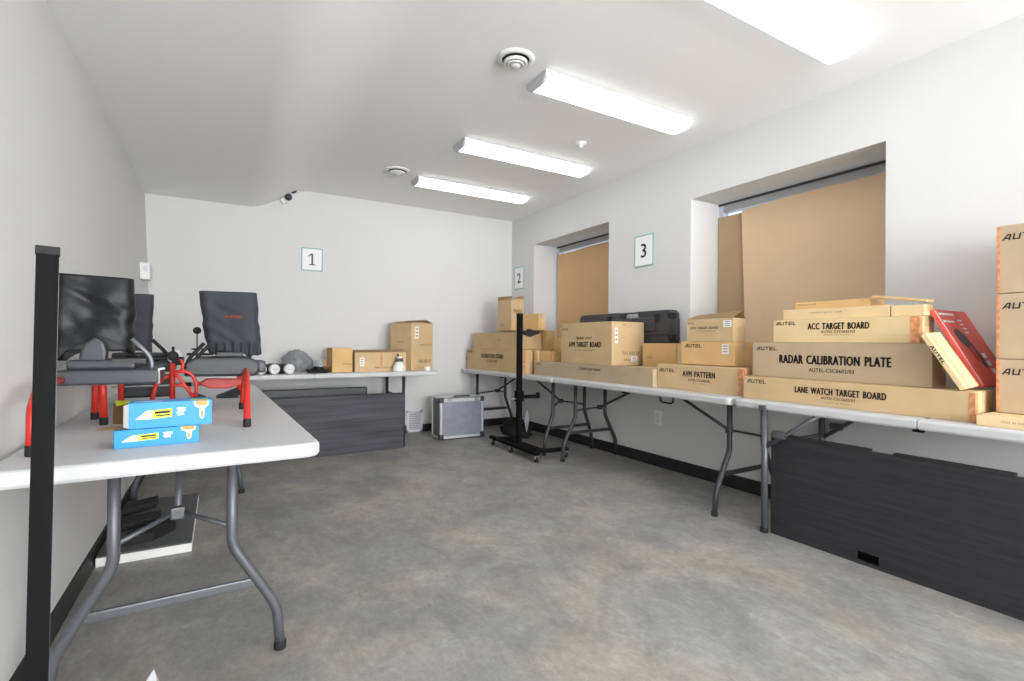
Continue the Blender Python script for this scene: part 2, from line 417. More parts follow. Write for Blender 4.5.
# ------------------------------------------------------------ folding tables
def rrect(x0, y0, x1, y1, r, n=6, corners=(1,1,1,1)):
    out = []
    for k, (cx, cy, a0) in enumerate(((x1-r,y1-r,0),(x0+r,y1-r,PI/2),(x0+r,y0+r,PI),(x1-r,y0+r,3*PI/2))):
        if corners[k]:
            for i in range(n+1):
                a = a0+PI/2*i/n; out.append((cx+r*math.cos(a), cy+r*math.sin(a)))
        else: out.append(((x1,x0,x0,x1)[k], (y1,y1,y0,y0)[k]))
    return out
def tabletop(m, x0, y0, x1, y1, z1, th, r, corners=(1,1,1,1)):
    """moulded top: crowned edge, hollow underside with a lip"""
    def ring(ins, z): return [(p[0], p[1], z) for p in rrect(x0+ins, y0+ins, x1-ins, y1-ins, max(.004, r-ins), 6, corners)]
    prof = [(.03,z1-th*.35),(.03,z1-th),(.006,z1-th),(0,z1-th*.8),(0,z1-th*.25),(.004,z1-.004),(.012,z1)]
    rings = [[m.bm.verts.new(p) for p in ring(i, z)] for i, z in prof]
    n = len(rings[0])
    for q in range(len(rings)-1):
        for k in range(n): m._f((rings[q][k], rings[q][(k+1)%n], rings[q+1][(k+1)%n], rings[q+1][k]))
    m._f(rings[-1]); m._f(rings[0][::-1])
def folding_table(label, cx, cy, rz, L, W, T, kind, ends, legm='leg', fold=True, ltop=.19, lfoot=.31, r=.017, brace=True, th=.045, handle=False, bends=(.39,.15), cz=.25):
    t = thing('folding_table', label, 'table', (cx, cy, 0), rz, 'white folding tables along the walls')
    if fold:
        m = MB(); tabletop(m, -W/2, -L/2, W/2, -.002, T, th, .03, (0,0,1,1)); m.put('tabletop_half', 'table', t, False)
        m = MB(); tabletop(m, -W/2, .002, W/2, L/2, T, th, .03, (1,1,0,0)); m.put('tabletop_half', 'table', t, False)
        m = MB(); m.box(-W/2+.004, -.02, T-th-.012, -W/2+.03, .02, T-th, .003); m.put('fold_latch', 'black', t, False)
    else:
        m = MB(); tabletop(m, -W/2, -L/2, W/2, L/2, T, th, .05); m.put('tabletop', 'table', t, False)
    zt = T-th*.4
    for y, sgn in ends:       # sgn: direction towards the table middle
        for s in (-1, 1):
            m = MB()
            if kind == 'wishbone':
                m.bend([(s*ltop,y,zt),(s*ltop,y,bends[0]),(s*(lfoot-.012),y,bends[1]),(s*lfoot,y,.012)], r, 12, rad=.035)
            else:
                m.bend([(s*ltop,y,zt),(s*ltop,y,.012)], r, 12)
            lg = m.put('leg', legm, t, False)
            m = MB(); m.lathe([(r+.003,0),(r+.004,.01),(r+.003,.026),(r,.028)], (s*(lfoot if kind == 'wishbone' else ltop),y,0), n=14); m.put('rubber_foot', 'rubber', lg, False)
        m = MB()
        if kind == 'wishbone':
            xb = ltop+(lfoot-ltop)*(bends[0]-cz)/(bends[0]-bends[1])
            m.box(-xb, y-.008, cz-.015, xb, y+.008, cz+.015, .005)
        else: m.bend([(-ltop,y,.50),(ltop,y,.50)], r*.7, 10)
        m.put('crossbar', legm, t, False)
        m = MB(); m.box(-ltop-.03, y-.02, T-th-.004, ltop+.03, y+.02, T-th*.4, .004); m.put('leg_mount', legm, t, False)
        if brace:
            yc = y+sgn*.13; ym = y+sgn*(.66 if fold else .42)
            zk = .45 if kind == 'wishbone' else .5
            if kind == 'wishbone':
                m = MB()
                for s in (-1, 1): m.tube([(s*ltop,y,zk),(s*.010,yc,zk+.035)], .008, 8)
                m.tube([(0,yc,zk+.035),(0,ym,T-th*.5)], .011, 8)
                b = m.put('folding_brace', legm, t, False)
                m = MB(); m.box(-.02,yc-.018,zk+.015,.02,yc+.018,zk+.055,.005); m.put('lock_hinge', legm, b, False)
            else:
                for s in (-1, 1):
                    m = MB(); m.tube([(s*ltop,y,zk-.02),(s*ltop*.96,y+sgn*.32,T-th*.5)], .012, 8); b = m.put('folding_brace', legm, t, False)
                    m = MB(); m.box(s*ltop-.012,y+sgn*.10-.02,zk+.045,s*ltop+.012,y+sgn*.10+.05,zk+.085,.004); m.put('lock_hinge', legm, b, False)
    if handle:
        m = MB(); m.bend([(-W/2+.05,-.33,T-th*.5),(-W/2+.05,-.33,T-th-.045),(-W/2+.05,-.45,T-th-.045),(-W/2+.05,-.45,T-th*.5)], .006, 8, rad=.03); m.put('carry_handle', 'black', t, False)
    return t
TZ = .74
folding_table('large white folding table in the left foreground, long edge against the left wall', -.145, 2.95, .026, 2.50, .80, TZ, 'wishbone', ((-1.05,1),(1.02,-1)), fold=False, ltop=.155, lfoot=.305, r=.0165)
folding_table('white fold-in-half table nearest the camera on the right, above the black board', 2.972, 1.005, 0, 1.83, .625, TZ, 'straight', ((.725,-1),(-.78,1)), ltop=.295, r=.018)
folding_table('middle white folding table on the right, long flat box and pattern carton on it', 2.970, 2.873, 0, 1.855, .625, TZ, 'wishbone', ((-.83,1),(.765,-1)), legm='legd', ltop=.175, lfoot=.315, handle=True)
folding_table('farthest right-hand white folding table, its end in the back corner', 2.905, 4.70, .060, 1.76, .625, TZ, 'wishbone', ((-.76,1),(.70,-1)), legm='legd', ltop=.20, lfoot=.305)
folding_table('white folding table set along the far wall behind the black board', .75, 5.255, -PI/2-.006, 2.44, .74, .762, 'straight', ((.865,-1),(-1.0,1)), legm='legd', ltop=.30, r=.016, fold=True, brace=False)

# boards hung below table fronts
t = thing('woodgrain_board', 'long black woodgrain board standing under the nearest right-hand table', 'board', (2.705, .87, 0))
m = MB(); x0, x1 = 2.70, 2.722
hy0, hy1, hz0, hz1 = 1.167, 1.268, .014, .062
for a in ((.26,0,hy0,.555),(hy1,0,1.706,.555),(hy0,0,hy1,hz0),(hy0,hz1,hy1,.555)): m.box(x0,a[0],a[1],x1,a[2],a[3])
m.put('board_panel', 'board', t)
m = MB(); m.box(x1+.004,hy0-.06,0,x1+.010,hy1+.06,.12); m.put('slot_shade_sheet', 'void', t)  # added sheet behind the slot, its black stands in for shade
for a, b in ((1.21,1.706),(.70,1.112)):
    m = MB(); m.box(x0-.002,a,.548,x1+.012,b,.566,.003); m.put('top_lip', 'boardlip', t)
t = thing('woodgrain_board', 'black woodgrain board standing in front of the far-wall table', 'board', (.8, 4.875, 0))
m = MB(); m.box(.05,4.868,.0,1.59,4.888,.553,.004); m.put('board_panel', 'boardfar', t)
m = MB(); m.box(.05,4.866,.545,1.591,4.892,.556,.002); m.put('top_lip', 'boardlip', t)
m = MB(); m.box(.1,5.0,0,1.262,5.05,.615,.012); tag(m.put('folded_panel', 'slated', None, loc=(.7,5.02,0)), 'dark panel tucked upright behind the board under the far table', 'board')

# ------------------------------------------------------------ cardboard boxes
BOXES = 'cardboard boxes along the right and far walls'
def carton(label, D, L, Hh, loc, rz=0, mt='card', prints=(), ends=(), stickers=(), tape=True, tapeo=(), endmarks=False, flap=None, openlid=False, group=BOXES, bev=.004):
    """local frame: -x is the face to the room, +y is its left; loc = base centre"""
    t = thing('cardboard_box', label, 'box', loc, rz, group)
    m = MB()
    if openlid:
        w = .006
        for a in ((-D/2,-L/2,0,D/2,L/2,w),(-D/2,-L/2,w,-D/2+w,L/2,Hh),(D/2-w,-L/2,w,D/2,L/2,Hh),(-D/2+w,-L/2,w,D/2-w,-L/2+w,Hh),(-D/2+w,L/2-w,w,D/2-w,L/2,Hh)): m.box(*a)
    else: m.box(-D/2,-L/2,0,D/2,L/2,Hh,bev)
    fx = -D/2-.0006
    for s, y, z, w, h, k in prints:
        geo = logo_geo(w, h) if s == 'AUTEL' and k == 'logo' else text_geo(s, h, w, {'b': h*.06, 'n': h*.03, 'f': 0}.get(k, 0))
        decal(m, geo, frameM((fx, y, z), (0,-1,0), (0,0,1)), 2 if k == 'f' else 1)
    for s, x, z, w, h, k in ends:
        decal(m, text_geo(s, h, w, h*.02), frameM((x, -L/2-.0006, z), (1,0,0), (0,0,1)), 2 if k == 'f' else 1)
    # lid seam across the top
    m.mi = 2
    if not openlid: m.quads([(-.0012,-L/2+.004,Hh+.0005),(.0012,-L/2+.004,Hh+.0005),(.0012,L/2-.004,Hh+.0005),(-.0012,L/2-.004,Hh+.0005)], [(0,1,2,3)])
    m.mi = 0
    m.put('carton_body', [mt,'ink','inkf'], t, False)
    if tape and not openlid:
        m = MB(); tw = min(.024, D*.25)
        m.box(-tw,-L/2-.001,Hh,tw,L/2+.001,Hh+.0012); m.box(-tw,-L/2-.0014,Hh-.05 if Hh > .09 else Hh*.4,tw,-L/2-.0004,Hh+.0012)
        m.put('packing_tape', 'tape', t, False)
    for y, z, w, h in tapeo:
        m = MB(); m.box(-D/2-.0016,y-w/2,z-h/2,-D/2-.0002,y+w/2,z+h/2); m.put('printed_tape', 'tapeo', t, False)
    if endmarks:
        m = MB(); m.box(-D/2-.001,-L/2-.0016,0.004,-D/2+.03,-L/2-.0002,Hh-.004); m.put('printed_tape', 'tapeo', t, False)
    for side, a, z, w, h in stickers:
        m = MB()
        if side == 'f': m.box(-D/2-.0016,a-w/2,z-h/2,-D/2-.0002,a+w/2,z+h/2)
        else: m.box(a-w/2,-L/2-.0016,z-h/2,a+w/2,-L/2-.0002,z+h/2)
        m.mi = 1
        for q in range(3):
            zz = z-h*.3+q*h*.28
            if side == 'f': m.box(-D/2-.0022,a-w*.32,zz,-D/2-.0014,a+w*.3,zz+h*.08)
            else: m.box(a-w*.32,-L/2-.0022,zz,a+w*.3,-L/2-.0014,zz+h*.08)
        m.put('label_sticker', ['sticker','inkf'], t, False)
    for f in (flap or ()):
        V, = (f,)
        m = MB(); m.quads(V, [(0,1,2,3)])
        g = bmesh.ops.solidify(m.bm, geom=m.bm.faces[:], thickness=.004); m.put('flap', mt, t, False)
    return t
def carton_w(label, x0, y0, y1, z0, z1, D, **k):
    """front face plane x0, spanning y0..y1"""
    ps = [(s, y-(y0+y1)/2, z-z0, w, h, q) for s, y, z, w, h, q in k.pop('prints', ())]
    ff = [(q, (a-(y0+y1)/2) if q == 'f' else a-(x0+D/2), z-z0, w, h) for q, a, z, w, h in k.pop('stickers', ())]
    to = [(y-(y0+y1)/2, z-z0, w, h) for y, z, w, h in k.pop('tapeo', ())]
    return carton(label, D, y1-y0, z1-z0, (x0+D/2, (y0+y1)/2, z0), prints=ps, stickers=ff, tapeo=to, **k)
# near stack
carton_w('long low box marked LANE WATCH TARGET BOARD, lowest of its stack', 2.76, .839, 1.925, TZ, .872, .21, mt='card',
  prints=[('LANE WATCH TARGET BOARD',1.386,.819,.44,.034,'b'),('AUTEL',1.838,.846,.122,.022,'logo'),('AUTEL-CSC0602/03',1.384,.785,.165,.014,'n'),('MADE IN CHINA',1.384,.763,.12,.007,'f')],
  tapeo=[(.850,.806,.016,.12)], endmarks=True)
carton_w('big box marked RADAR CALIBRATION PLATE, second up in its stack', 2.82, 1.008, 1.905, .8735, 1.076, .15, mt='card_g',
  prints=[('RADAR CALIBRATION PLATE',1.452,.983,.56,.048,'b'),('AUTEL',1.814,1.042,.13,.022,'logo'),('AUTEL-CSC0602/03',1.45,.927,.228,.02,'n')])
carton_w('long box marked ACC TARGET BOARD, lying across the radar plate box', 2.83, 1.062, 1.778, 1.0775, 1.208, .16, mt='card_l',
  prints=[('ACC TARGET BOARD',1.424,1.168,.304,.034,'b'),('AUTEL',1.703,1.188,.119,.02,'logo'),('AUTEL-CSC0602/03',1.421,1.137,.169,.014,'n'),('MADE IN CHINA',1.421,1.12,.14,.006,'f')],
  tapeo=[(1.080,1.143,.034,.124)], endmarks=True)
carton_w('flat pale unmarked carton, left of two on the ACC box', 2.86, 1.195, 1.738, 1.2095, 1.268, .20, mt='card_l', prints=[('HANDLE WITH CARE',1.50,1.245,.17,.008,'f')])
carton_w('short pale carton, right end of the flat pair on the ACC box', 2.86, 1.052, 1.19, 1.2095, 1.262, .09, mt='card_l')
carton_w('thin flat carton topping the ACC box stack, left piece', 2.90, 1.30, 1.69, 1.2695, 1.31, .16, mt='card_o', prints=[('FRAGILE',1.62,1.295,.10,.008,'f')])
t = thing('cardboard_sheet', 'loose tan cardboard strip lying tilted on top of the ACC box stack', 'cardboard', (2.90,1.175,1.268))
m = MB(); R = Matrix.Translation((2.90,1.160,1.2965)) @ Matrix.Rotation(.15,4,'X')
m.box(-.04,-.115,-.006,.04,.115,.006,.002,mx=R); m.put('sheet', 'card_o', t)
m = MB(); m.box(-.038,-.05,.006,-.01,.05,.007,mx=R); m.put('tape_patch', 'tape', t)
# pattern stack
carton_w('box marked AVM PATTERN at the front edge of the middle table', 2.80, 1.955, 2.660, TZ, .916, .09, mt='card',
  prints=[('AVM PATTERN',2.29,.858,.264,.038,'b'),('AUTEL',2.565,.874,.144,.023,'logo'),('AUTEL-CSC0602/01',2.286,.817,.18,.017,'n'),('MADE IN CHINA',2.286,.795,.10,.007,'f')],
  tapeo=[(1.974,.828,.03,.165)], endmarks=True)
carton_w('plain tan carton at the table back supporting the one behind the pattern box', 2.90, 2.07, 2.50, TZ, .9195, .2, mt='card_o')
carton_w('carton with AUTEL print and white sticker directly above the pattern box', 2.88, 2.074, 2.510, .921, 1.083, .21, mt='card_o',
  prints=[('AUTEL',2.401,1.052,.143,.024,'logo')], stickers=[('f',2.14,1.033,.053,.066)])
carton('small carton with raised lid flap, topmost above the pattern box', .13, .37, .153, (2.945,2.271,1.0845), 0, mt='card',
  prints=[('LDW TARGET BOARD',.04,.092,.234,.016,'n'),('AUTEL',.15,.125,.06,.011,'logo'),('AUTEL-CSC0601/02',.02,.07,.15,.009,'f')], stickers=[('f',-.145,.116,.062,.046)], openlid=True,
  flap=[[(-.065,-.185,.153),(-.065,.185,.153),(.03,.185,.185),(.03,-.185,.205)],[(.065,-.185,.153),(.065,.185,.153),(.032,.185,.182),(.032,-.185,.202)]])
# target board
carton_w('very long flat box running along the two far tables, under the AVM target box', 2.76, 2.664, 4.270, TZ, .879, .24, mt='card_g',
  prints=[('CALIBRATION FRAME',3.40,.838,.29,.022,'n'),('AUTEL-CSC',3.38,.806,.12,.014,'f'),('AUTEL',4.19,.85,.10,.017,'logo')])
carton_w('large square-fronted box marked AVM TARGET BOARD with a white strip label', 2.78, 3.138, 3.842, .8805, 1.246, .362, mt='card',
  prints=[('AVM TARGET BOARD',3.497,1.052,.449,.046,'b'),('BLIND SPOT',3.50,1.108,.209,.019,'b'),('AUTEL-CSC0800/01',3.497,1.0,.273,.013,'f'),('AUTEL',3.78,1.19,.10,.017,'logo')],
  stickers=[('e',2.83,1.13,.035,.13),('e',3.03,.935,.07,.045)], ends=[('THIS WAY UP',0.03,.10,.19,.03,'f'),('FRAGILE',0.02,.045,.13,.02,'f'),('AUTEL',-.01,.34,.10,.02,'f')])
# behind the target box
carton_w('honey-coloured box standing behind the long box, below the black hard case', 3.05, 2.70, 3.06, TZ, 1.066, .2, mt='card_o', prints=[('AUTEL',2.98,.95,.06,.02,'f')])
carton_w('pale box beside the pattern stack, right of the one below the hard case', 3.05, 2.53, 2.695, TZ, 1.064, .2, mt='card_l', prints=[('AUTEL',2.63,.99,.06,.018,'logo')])
carton_w('plain box hidden at the back, under the left end of the hard case', 3.06, 3.90, 4.10, TZ, 1.068, .2, mt='card')
# far corner group (on the rotated far table)
RZ = .060
def farbox(label, p_near, L, D, z0, z1, **k):
    """p_near: front face near end (x,y); front runs along the rotated axis"""
    ax = Vector((-math.sin(RZ), math.cos(RZ))); nx = Vector((math.cos(RZ), math.sin(RZ)))
    c = Vector(p_near)+ax*L/2+nx*D/2
    return carton(label, D, L, z1-z0, (c.x, c.y, z0), RZ, **k)
farbox('long box marked CALIBRATION STAND in the far corner, lowest of its stack', (2.69,4.385), 1.20, .13, TZ, .99, mt='card',
  prints=[('CALIBRATION STAND',.02,.168,.48,.048,'b'),('AUTEL',.515,.212,.12,.026,'logo'),('CSC0601/08',.02,.112,.22,.026,'n')], endmarks=True)
farbox('wide unmarked box under the long stand box top, far corner', (2.84,4.42), 1.10, .22, TZ, .989, mt='card_o')
farbox('wide plain carton lying on the CALIBRATION STAND box', (2.72,4.52), .98, .30, .9915, 1.175, mt='card', prints=[('AUTEL',-.1,.1,.06,.02,'f')],
  flap=[[(-.15,-.49,.184),(-.15,.10,.184),(.0,.10,.20),(.0,-.49,.20)],[(-.15,-.491,.186),(.12,-.491,.186),(.10,-.56,.178),(-.12,-.55,.176)]])
farbox('crumpled-topped small carton standing highest in the far corner', (2.79,4.80), .29, .165, 1.1965, 1.545, mt='card', prints=[('AUTEL',.05,.07,.09,.03,'f')], ends=[('FRAGILE',0,.22,.11,.04,'n'),('HANDLE',.02,.16,.08,.025,'f')],
  flap=[[(-.0825,.145,.348),(-.0825,-.145,.348),(-.07,-.14,.385),(-.09,.14,.392)],[(-.08,-.145,.348),(.0825,-.145,.348),(.085,-.15,.392),(.0,-.16,.38)]])
farbox('plain carton with a white sticker, standing right of the crumpled one', (2.95,4.50), .27, .095, 1.1985, 1.378, mt='card_o', stickers=[('e',.025,.13,.03,.08)])
farbox('plain supporting box at the wall behind the far-corner stack', (3.04,4.45), .36, .10, .9905, 1.197, mt='card_o')
farbox('box at the wall under the far-corner cartons, out at the back', (3.085,4.40), .30, .09, TZ, .989, mt='card_o')
carton_w('honey-coloured box behind the long flat box, left of AVM TARGET BOARD', 3.04, 4.14, 4.33, TZ, 1.118, .15, mt='card_o')
carton_w('low carton at the end of the long flat box, beside the black stand', 2.80, 4.28, 4.345, TZ, .98, .2, mt='card_o')
carton_w('small taped carton on the end of the long flat box', 2.82, 4.05, 4.265, .8805, .975, .11, mt='card_o', tapeo=[(4.07,.928,.03,.08)])
# stack at the right edge
for z0, z1, lab, mt_, w in ((TZ+.045,1.012,'lowest of the three stacked AUTEL boxes at the right edge','card_g',.5),(1.0135,1.289,'middle of the three stacked AUTEL boxes at the right edge','card_g',.5),(1.2905,1.578,'topmost of the three stacked AUTEL boxes at the right edge','card_g',.5)):
    carton_w(lab, 2.86, .36, .802, z0, z1, .36, mt=mt_, prints=[('AUTEL',.712,z1-.052,.142,.026,'logo')], tapeo=[(.795,(z0+z1)/2,.010,z1-z0-.01)], bev=.006,
      stickers=())
for zz in (1.155,):
    pass
carton_w('thin pale carton lying flat under the right-edge stack', 2.70, .40, .818, TZ, TZ+.0435, .50, mt='card_l', prints=[('MADE IN CHINA',.70,.764,.08,.008,'f')])
carton_w('flat box standing on edge against the wall right of the leaning red package', 3.225, .45, .85, TZ, 1.118, .06, mt='card_g')

# leaning packages: rest on the LANE box, top against the radar / ACC boxes
def leaning(name, label, x0, x1, ybot, ztop_y, z0, z1, th, mt, cat, deco=None, xs=0):
    """slab in the plane that rises from (ybot,z0) to (ztop_y,z1); xs shifts the top in x"""
    d = Vector((xs, ztop_y-ybot, z1-z0)); Ln = d.length; v = d.normalized(); u = Vector((1,0,0)); u = (u-v*u.dot(v)).normalized()
    R = frameM((x0, ybot, z0), u, v); n = u.cross(v)
    t = thing(name, label, cat, (x0, ybot, z0))
    m = MB(); m.box(0,0,-th,x1-x0,Ln,0,.002,mx=R)
    if deco: deco(m, R, x1-x0, Ln, t)
    return t, m, R, Ln, u, v
t, m, R, Ln, u, v = leaning('cardboard_box', 'narrow brown box leaning at a slant against the radar plate box', 2.738, 2.90, .862, 1.0, .886, 1.124, .022, 'card', 'box', xs=-.012)
t['group'] = BOXES
decal(m, text_geo('AUTEL', .012, .09, .001), frameM(Vector(R @ Vector((-.0007,Ln*.62,-.011))), v*-1, (R.to_3x3() @ Vector((0,0,1)))), 1)
m.put('carton_body', ['card_l','ink'], t)
m = MB(); m.box(.02,Ln*.0,.0002,.06,Ln,.0012,mx=R); m.put('packing_tape', 'tape', t)
t, m, R, Ln, u, v = leaning('printed_package', 'flat red printed package leaning on the boxes by the right-edge stack', 2.912, 3.283, .856, 1.040, .886, 1.240, .018, 'redprint', 'package', xs=.0)
w = .371
m.mi = 1
m.box(.006,.006,.0002,.012,Ln-.006,.0008,mx=R)
m.box(.03,Ln-.07,.0002,.15,Ln-.060,.0008,mx=R); m.box(.03,Ln-.030,.0002,.20,Ln-.018,.0008,mx=R)
for k in range(4): m.box(.20,Ln-.06-.022*k,.0002,.25-.01*(k%2),Ln-.052-.022*k,.0008,mx=R)
for k in range(3): m.box(.22,.06+k*.04,.0002,.262,.085+k*.04,.0008,mx=R)
m.mi = 2
m.prism([(.07,.28),(.12,.30),(.17,.26),(.20,.17),(.215,.10),(.18,.085),(.155,.13),(.12,.19),(.075,.23)], .0002, .0012, 'z', mx=R)
m.mi = 3
m.prism(rrect(.125,.12,.165,.20,.015), .0013, .0022, 'z', mx=R)
m.put('package_body', ['redprint','white','slate','red'], t)

# back table boxes
BT = .762
def backbox(label, x0, x1, y0, D, z1, mt='card', **k):
    """front face to -y"""
    return carton(label, D, x1-x0, z1-BT, ((x0+x1)/2, y0+D/2, BT), PI/2, mt=mt, **k)
backbox('honey box at the back of the far table, left of the low open carton', .935, 1.128, 5.06, .3, .998, mt='card_o', prints=[('FRAGILE',-.05,.08,.09,.02,'f')])
backbox('low reddish-taped carton with raised lid at the front of the far table', 1.145, 1.665, 5.035, .22, .955, mt='card', openlid=True, tapeo=[(.0,.11,.022,.16)],
  stickers=[('f',.19,.10,.045,.085)], prints=[('HANDLE WITH CARE',-.04,.04,.2,.016,'n')],
  flap=[[(-.11,-.26,.193),(-.11,.26,.193),(-.01,.26,.212),(-.01,-.26,.222)],[(.11,-.26,.193),(.11,.26,.193),(.01,.26,.215),(.01,-.26,.222)]])
carton('tall brown open carton turned cornerwise at the right end of the far table', .35, .30, .505, (1.829,5.335,BT), .5, mt='card', openlid=True,
  prints=[('AUTEL',0,.30,.10,.02,'f'),('FRAGILE',.0,.20,.18,.03,'f')], stickers=[('e',-.09,.40,.06,.13)], ends=[('HANDLE',.06,.27,.2,.02,'f'),('THIS SIDE UP',.04,.09,.2,.035,'n')],
  flap=[[(-.175,-.15,.505),(-.175,.15,.505),(-.06,.14,.525),(-.06,-.14,.532)],[(-.175,-.15,.505),(.175,-.15,.505),(.16,-.05,.535),(-.15,-.05,.53)],[(.175,-.15,.505),(.175,.15,.505),(.08,.14,.54),(.08,-.14,.545)]])
backbox('small tan box among the cables on the far table', .885, .93, 5.30, .12, .875, mt='card_o')
backbox('low brown box in front of the honey box, beside the black cables', .87, .93, 5.12, .12, .82, mt='carddark')

# tubes
def roll(x, y, z, r, L, label, rz=0):
    t = thing('storage_tube', label, 'tube', (x, y, z-r), rz, 'white-capped tubes on the far table')
    m = MB(); m.lathe([(r*.96,.02),(r*.96,L)], (0,0,r), 'y', 24); m.put('tube_body', 'slated', t, False)
    m = MB(); m.lathe([(r*.5,-.004),(r*.9,-.004),(r,.004),(r,.03),(r*.97,.031)], (0,0,r), 'y', 24)
    decal(m, text_geo('AUTEL', r*.22, r*1.1, 0), frameM((0,-.0046,r), (1,0,0), (0,0,1)), 1)
    m.put('end_cap', ['cap','inkf'], t, False)
for x, y, l in ((.318,4.955,'leftmost of the three white-capped tubes beside the grey cloth'),(.427,4.955,'middle of the three white-capped tubes beside the grey cloth'),(.548,4.935,'rightmost of the three white-capped tubes, touching the grey cloth'),
             (-.03,4.955,'white-capped tube seen under the logo-covered wheel clamp, left one'),(.072,4.955,'white-capped tube seen under the logo-covered wheel clamp, right one')):
    roll(x, y, BT+.046, .046, .34 if x > .2 else .4, l, .42 if x > .2 else 0)
# grey cloth and bag
def lump(name, c, s, seed, mt, label, cat, amp=.25, flat=True):
    t = bmesh.new(); bmesh.ops.create_icosphere(t, subdivisions=5, radius=1)
    for v in t.verts:
        n = noise.noise(v.co*2.2+Vector((seed,0,0)))*amp+noise.noise(v.co*5+Vector((0,seed,0)))*amp*.4
        rid = abs(noise.noise(v.co*3.5+Vector((seed*2,1,0))))*amp*.5
        v.co *= 1+n-rid
        v.co = Vector((v.co.x*s[0], v.co.y*s[1], max(0, v.co.z+.45)*s[2]/1.45))
    for f in t.faces: f.smooth = True
    m = MB(); m.merge(t); 
    for v in m.bm.verts: v.co += Vector(c)
    return tag(m.put(name, mt, None, loc=c), label, cat)
lump('grey_cloth', (.655,5.38,BT), (.15,.12,.21), 3.1, 'greycloth', 'crumpled grey cloth heaped on the far table beside the tubes', 'cloth', .15)
lump('plastic_bag', (.845,5.24,BT), (.042,.06,.13), 9.4, 'bagplastic', 'pale plastic bag slumped right of the grey cloth', 'bag')
m = MB()
random.seed(4)
for k in range(5):
    pts = []
    for i in range(41):
        a = 2*PI*i/20
        pts.append((.80+(.09+.008*k*(1 if k<3 else -1.5))*math.cos(a), 5.02+.06*math.sin(a)+.01*math.sin(3*a+k), BT+.008+.011*k+.003*math.sin(2*a+k)))
    m.tube(pts, .0065, 6)
tag(m.put('coiled_cable', 'rubber', None, loc=(.80,5.02,BT)), 'black cable coil lying in front of the pale plastic bag', 'cable')
t = thing('spray_bottle', 'white cone-shaped bottle with grey cap in front of the low carton', 'bottle', (1.565,4.953,BT))
m = MB(); m.lathe([(.062,0),(.066,.01),(.058,.05),(.042,.085),(.03,.10)], (1.565,4.953,BT)); m.put('bottle_body', 'plastic_w', t)
m = MB(); m.box(1.53,4.93,BT+.098,1.60,4.98,BT+.135,.008); m.put('grey_cap', 'slate', t)
m = MB(); m.box(1.545,4.938,BT+.135,1.595,4.972,BT+.15,.004); m.put('white_collar', 'plastic_w', t)
m = MB(); m.tube([(1.555,4.953,BT+.15),(1.55,4.953,BT+.18)], .008, 8); m.put('nozzle', 'rubber', t)
m = MB(); m.lathe([(.001,0),(.03,0),(.032,.004),(.032,.045),(.012,.05),(.011,.04)], (1.86,4.94,BT)); m.bm.faces.ensure_lookup_table(); tag(m.put('tape_roll', 'plastic_w', None, loc=(1.86,4.94,BT)), 'small white roll at the right end of the far table', 'tape')

# ------------------------------------------------------------ silver flight case
t = thing('flight_case', 'silver metal-edged flight case standing on the floor by the far wall', 'case', (2.3, 5.15, 0), -.0)
x0, x1, y0, y1, z0, z1 = 2.042, 2.572, 5.03, 5.27, .012, .455
m = MB(); m.box(x0+.006,y0+.006,z0+.006,x1-.006,y1-.006,z1-.006); m.put('case_shell', 'casedark', t)
m = MB(); m.box(x0+.028,y0+.001,z0+.028,x1-.028,y0+.007,z1-.045); m.put('front_panel', 'casep', t)
m = MB(); e = .028
for (a0,a1) in ((x0,x0+e),(x1-e,x1)):
    m.box(a0,y0,z0,a1,y0+.01,z1,.003)
    for yy in (y0, y1-e*.8): m.box(x0 if a0 == x0 else x1-.01, yy, z0, x0+.01 if a0 == x0 else x1, yy+e*.8, z1, .003)
for zz, hh in ((z0,e),(z1-.045,.045)): m.box(x0,y0,zz,x1,y0+.01,zz+hh,.003)
for yy in (y0, (y0+y1)/2-.012, y1-.025): m.box(x0,yy,z1-.01,x1,yy+.025,z1,.003)
m.box(x0,y0,z1-.01,x0+.02,y1,z1,.002); m.box(x1-.02,y0,z1-.01,x1,y1,z1,.002); m.box(x0,y0,z0,x0+.01,y1,z0+e,.002)
m.put('edge_trim', 'alu', t)
for cx in (x0,x1-.045):
    for cz_ in (z0,z1-.05):
        m = MB(); m.box(cx-.004,y0-.004,cz_-.004,cx+.049,y0+.045,cz_+.054,.012); m.put('corner_guard', 'slate', t)
m = MB(); m.bend([(2.22,5.06,z1),(2.22,5.06,z1+.014),(2.40,5.06,z1+.014),(2.40,5.06,z1)], .008, 8, rad=.012); m.put('handle', 'slate', t)
for xx in (2.13, 2.45):
    m = MB(); m.box(xx,y0-.006,z1-.05,xx+.05,y0+.002,z1-.002,.003); m.put('latch', 'chrome', t)
for xx in (x0+.05, x1-.05):
    for yy in (y0+.04, y1-.04):
        m = MB(); m.lathe([(.014,0),(.015,.013)], (xx,yy,0), n=12); m.put('rubber_foot', 'rubber', t)

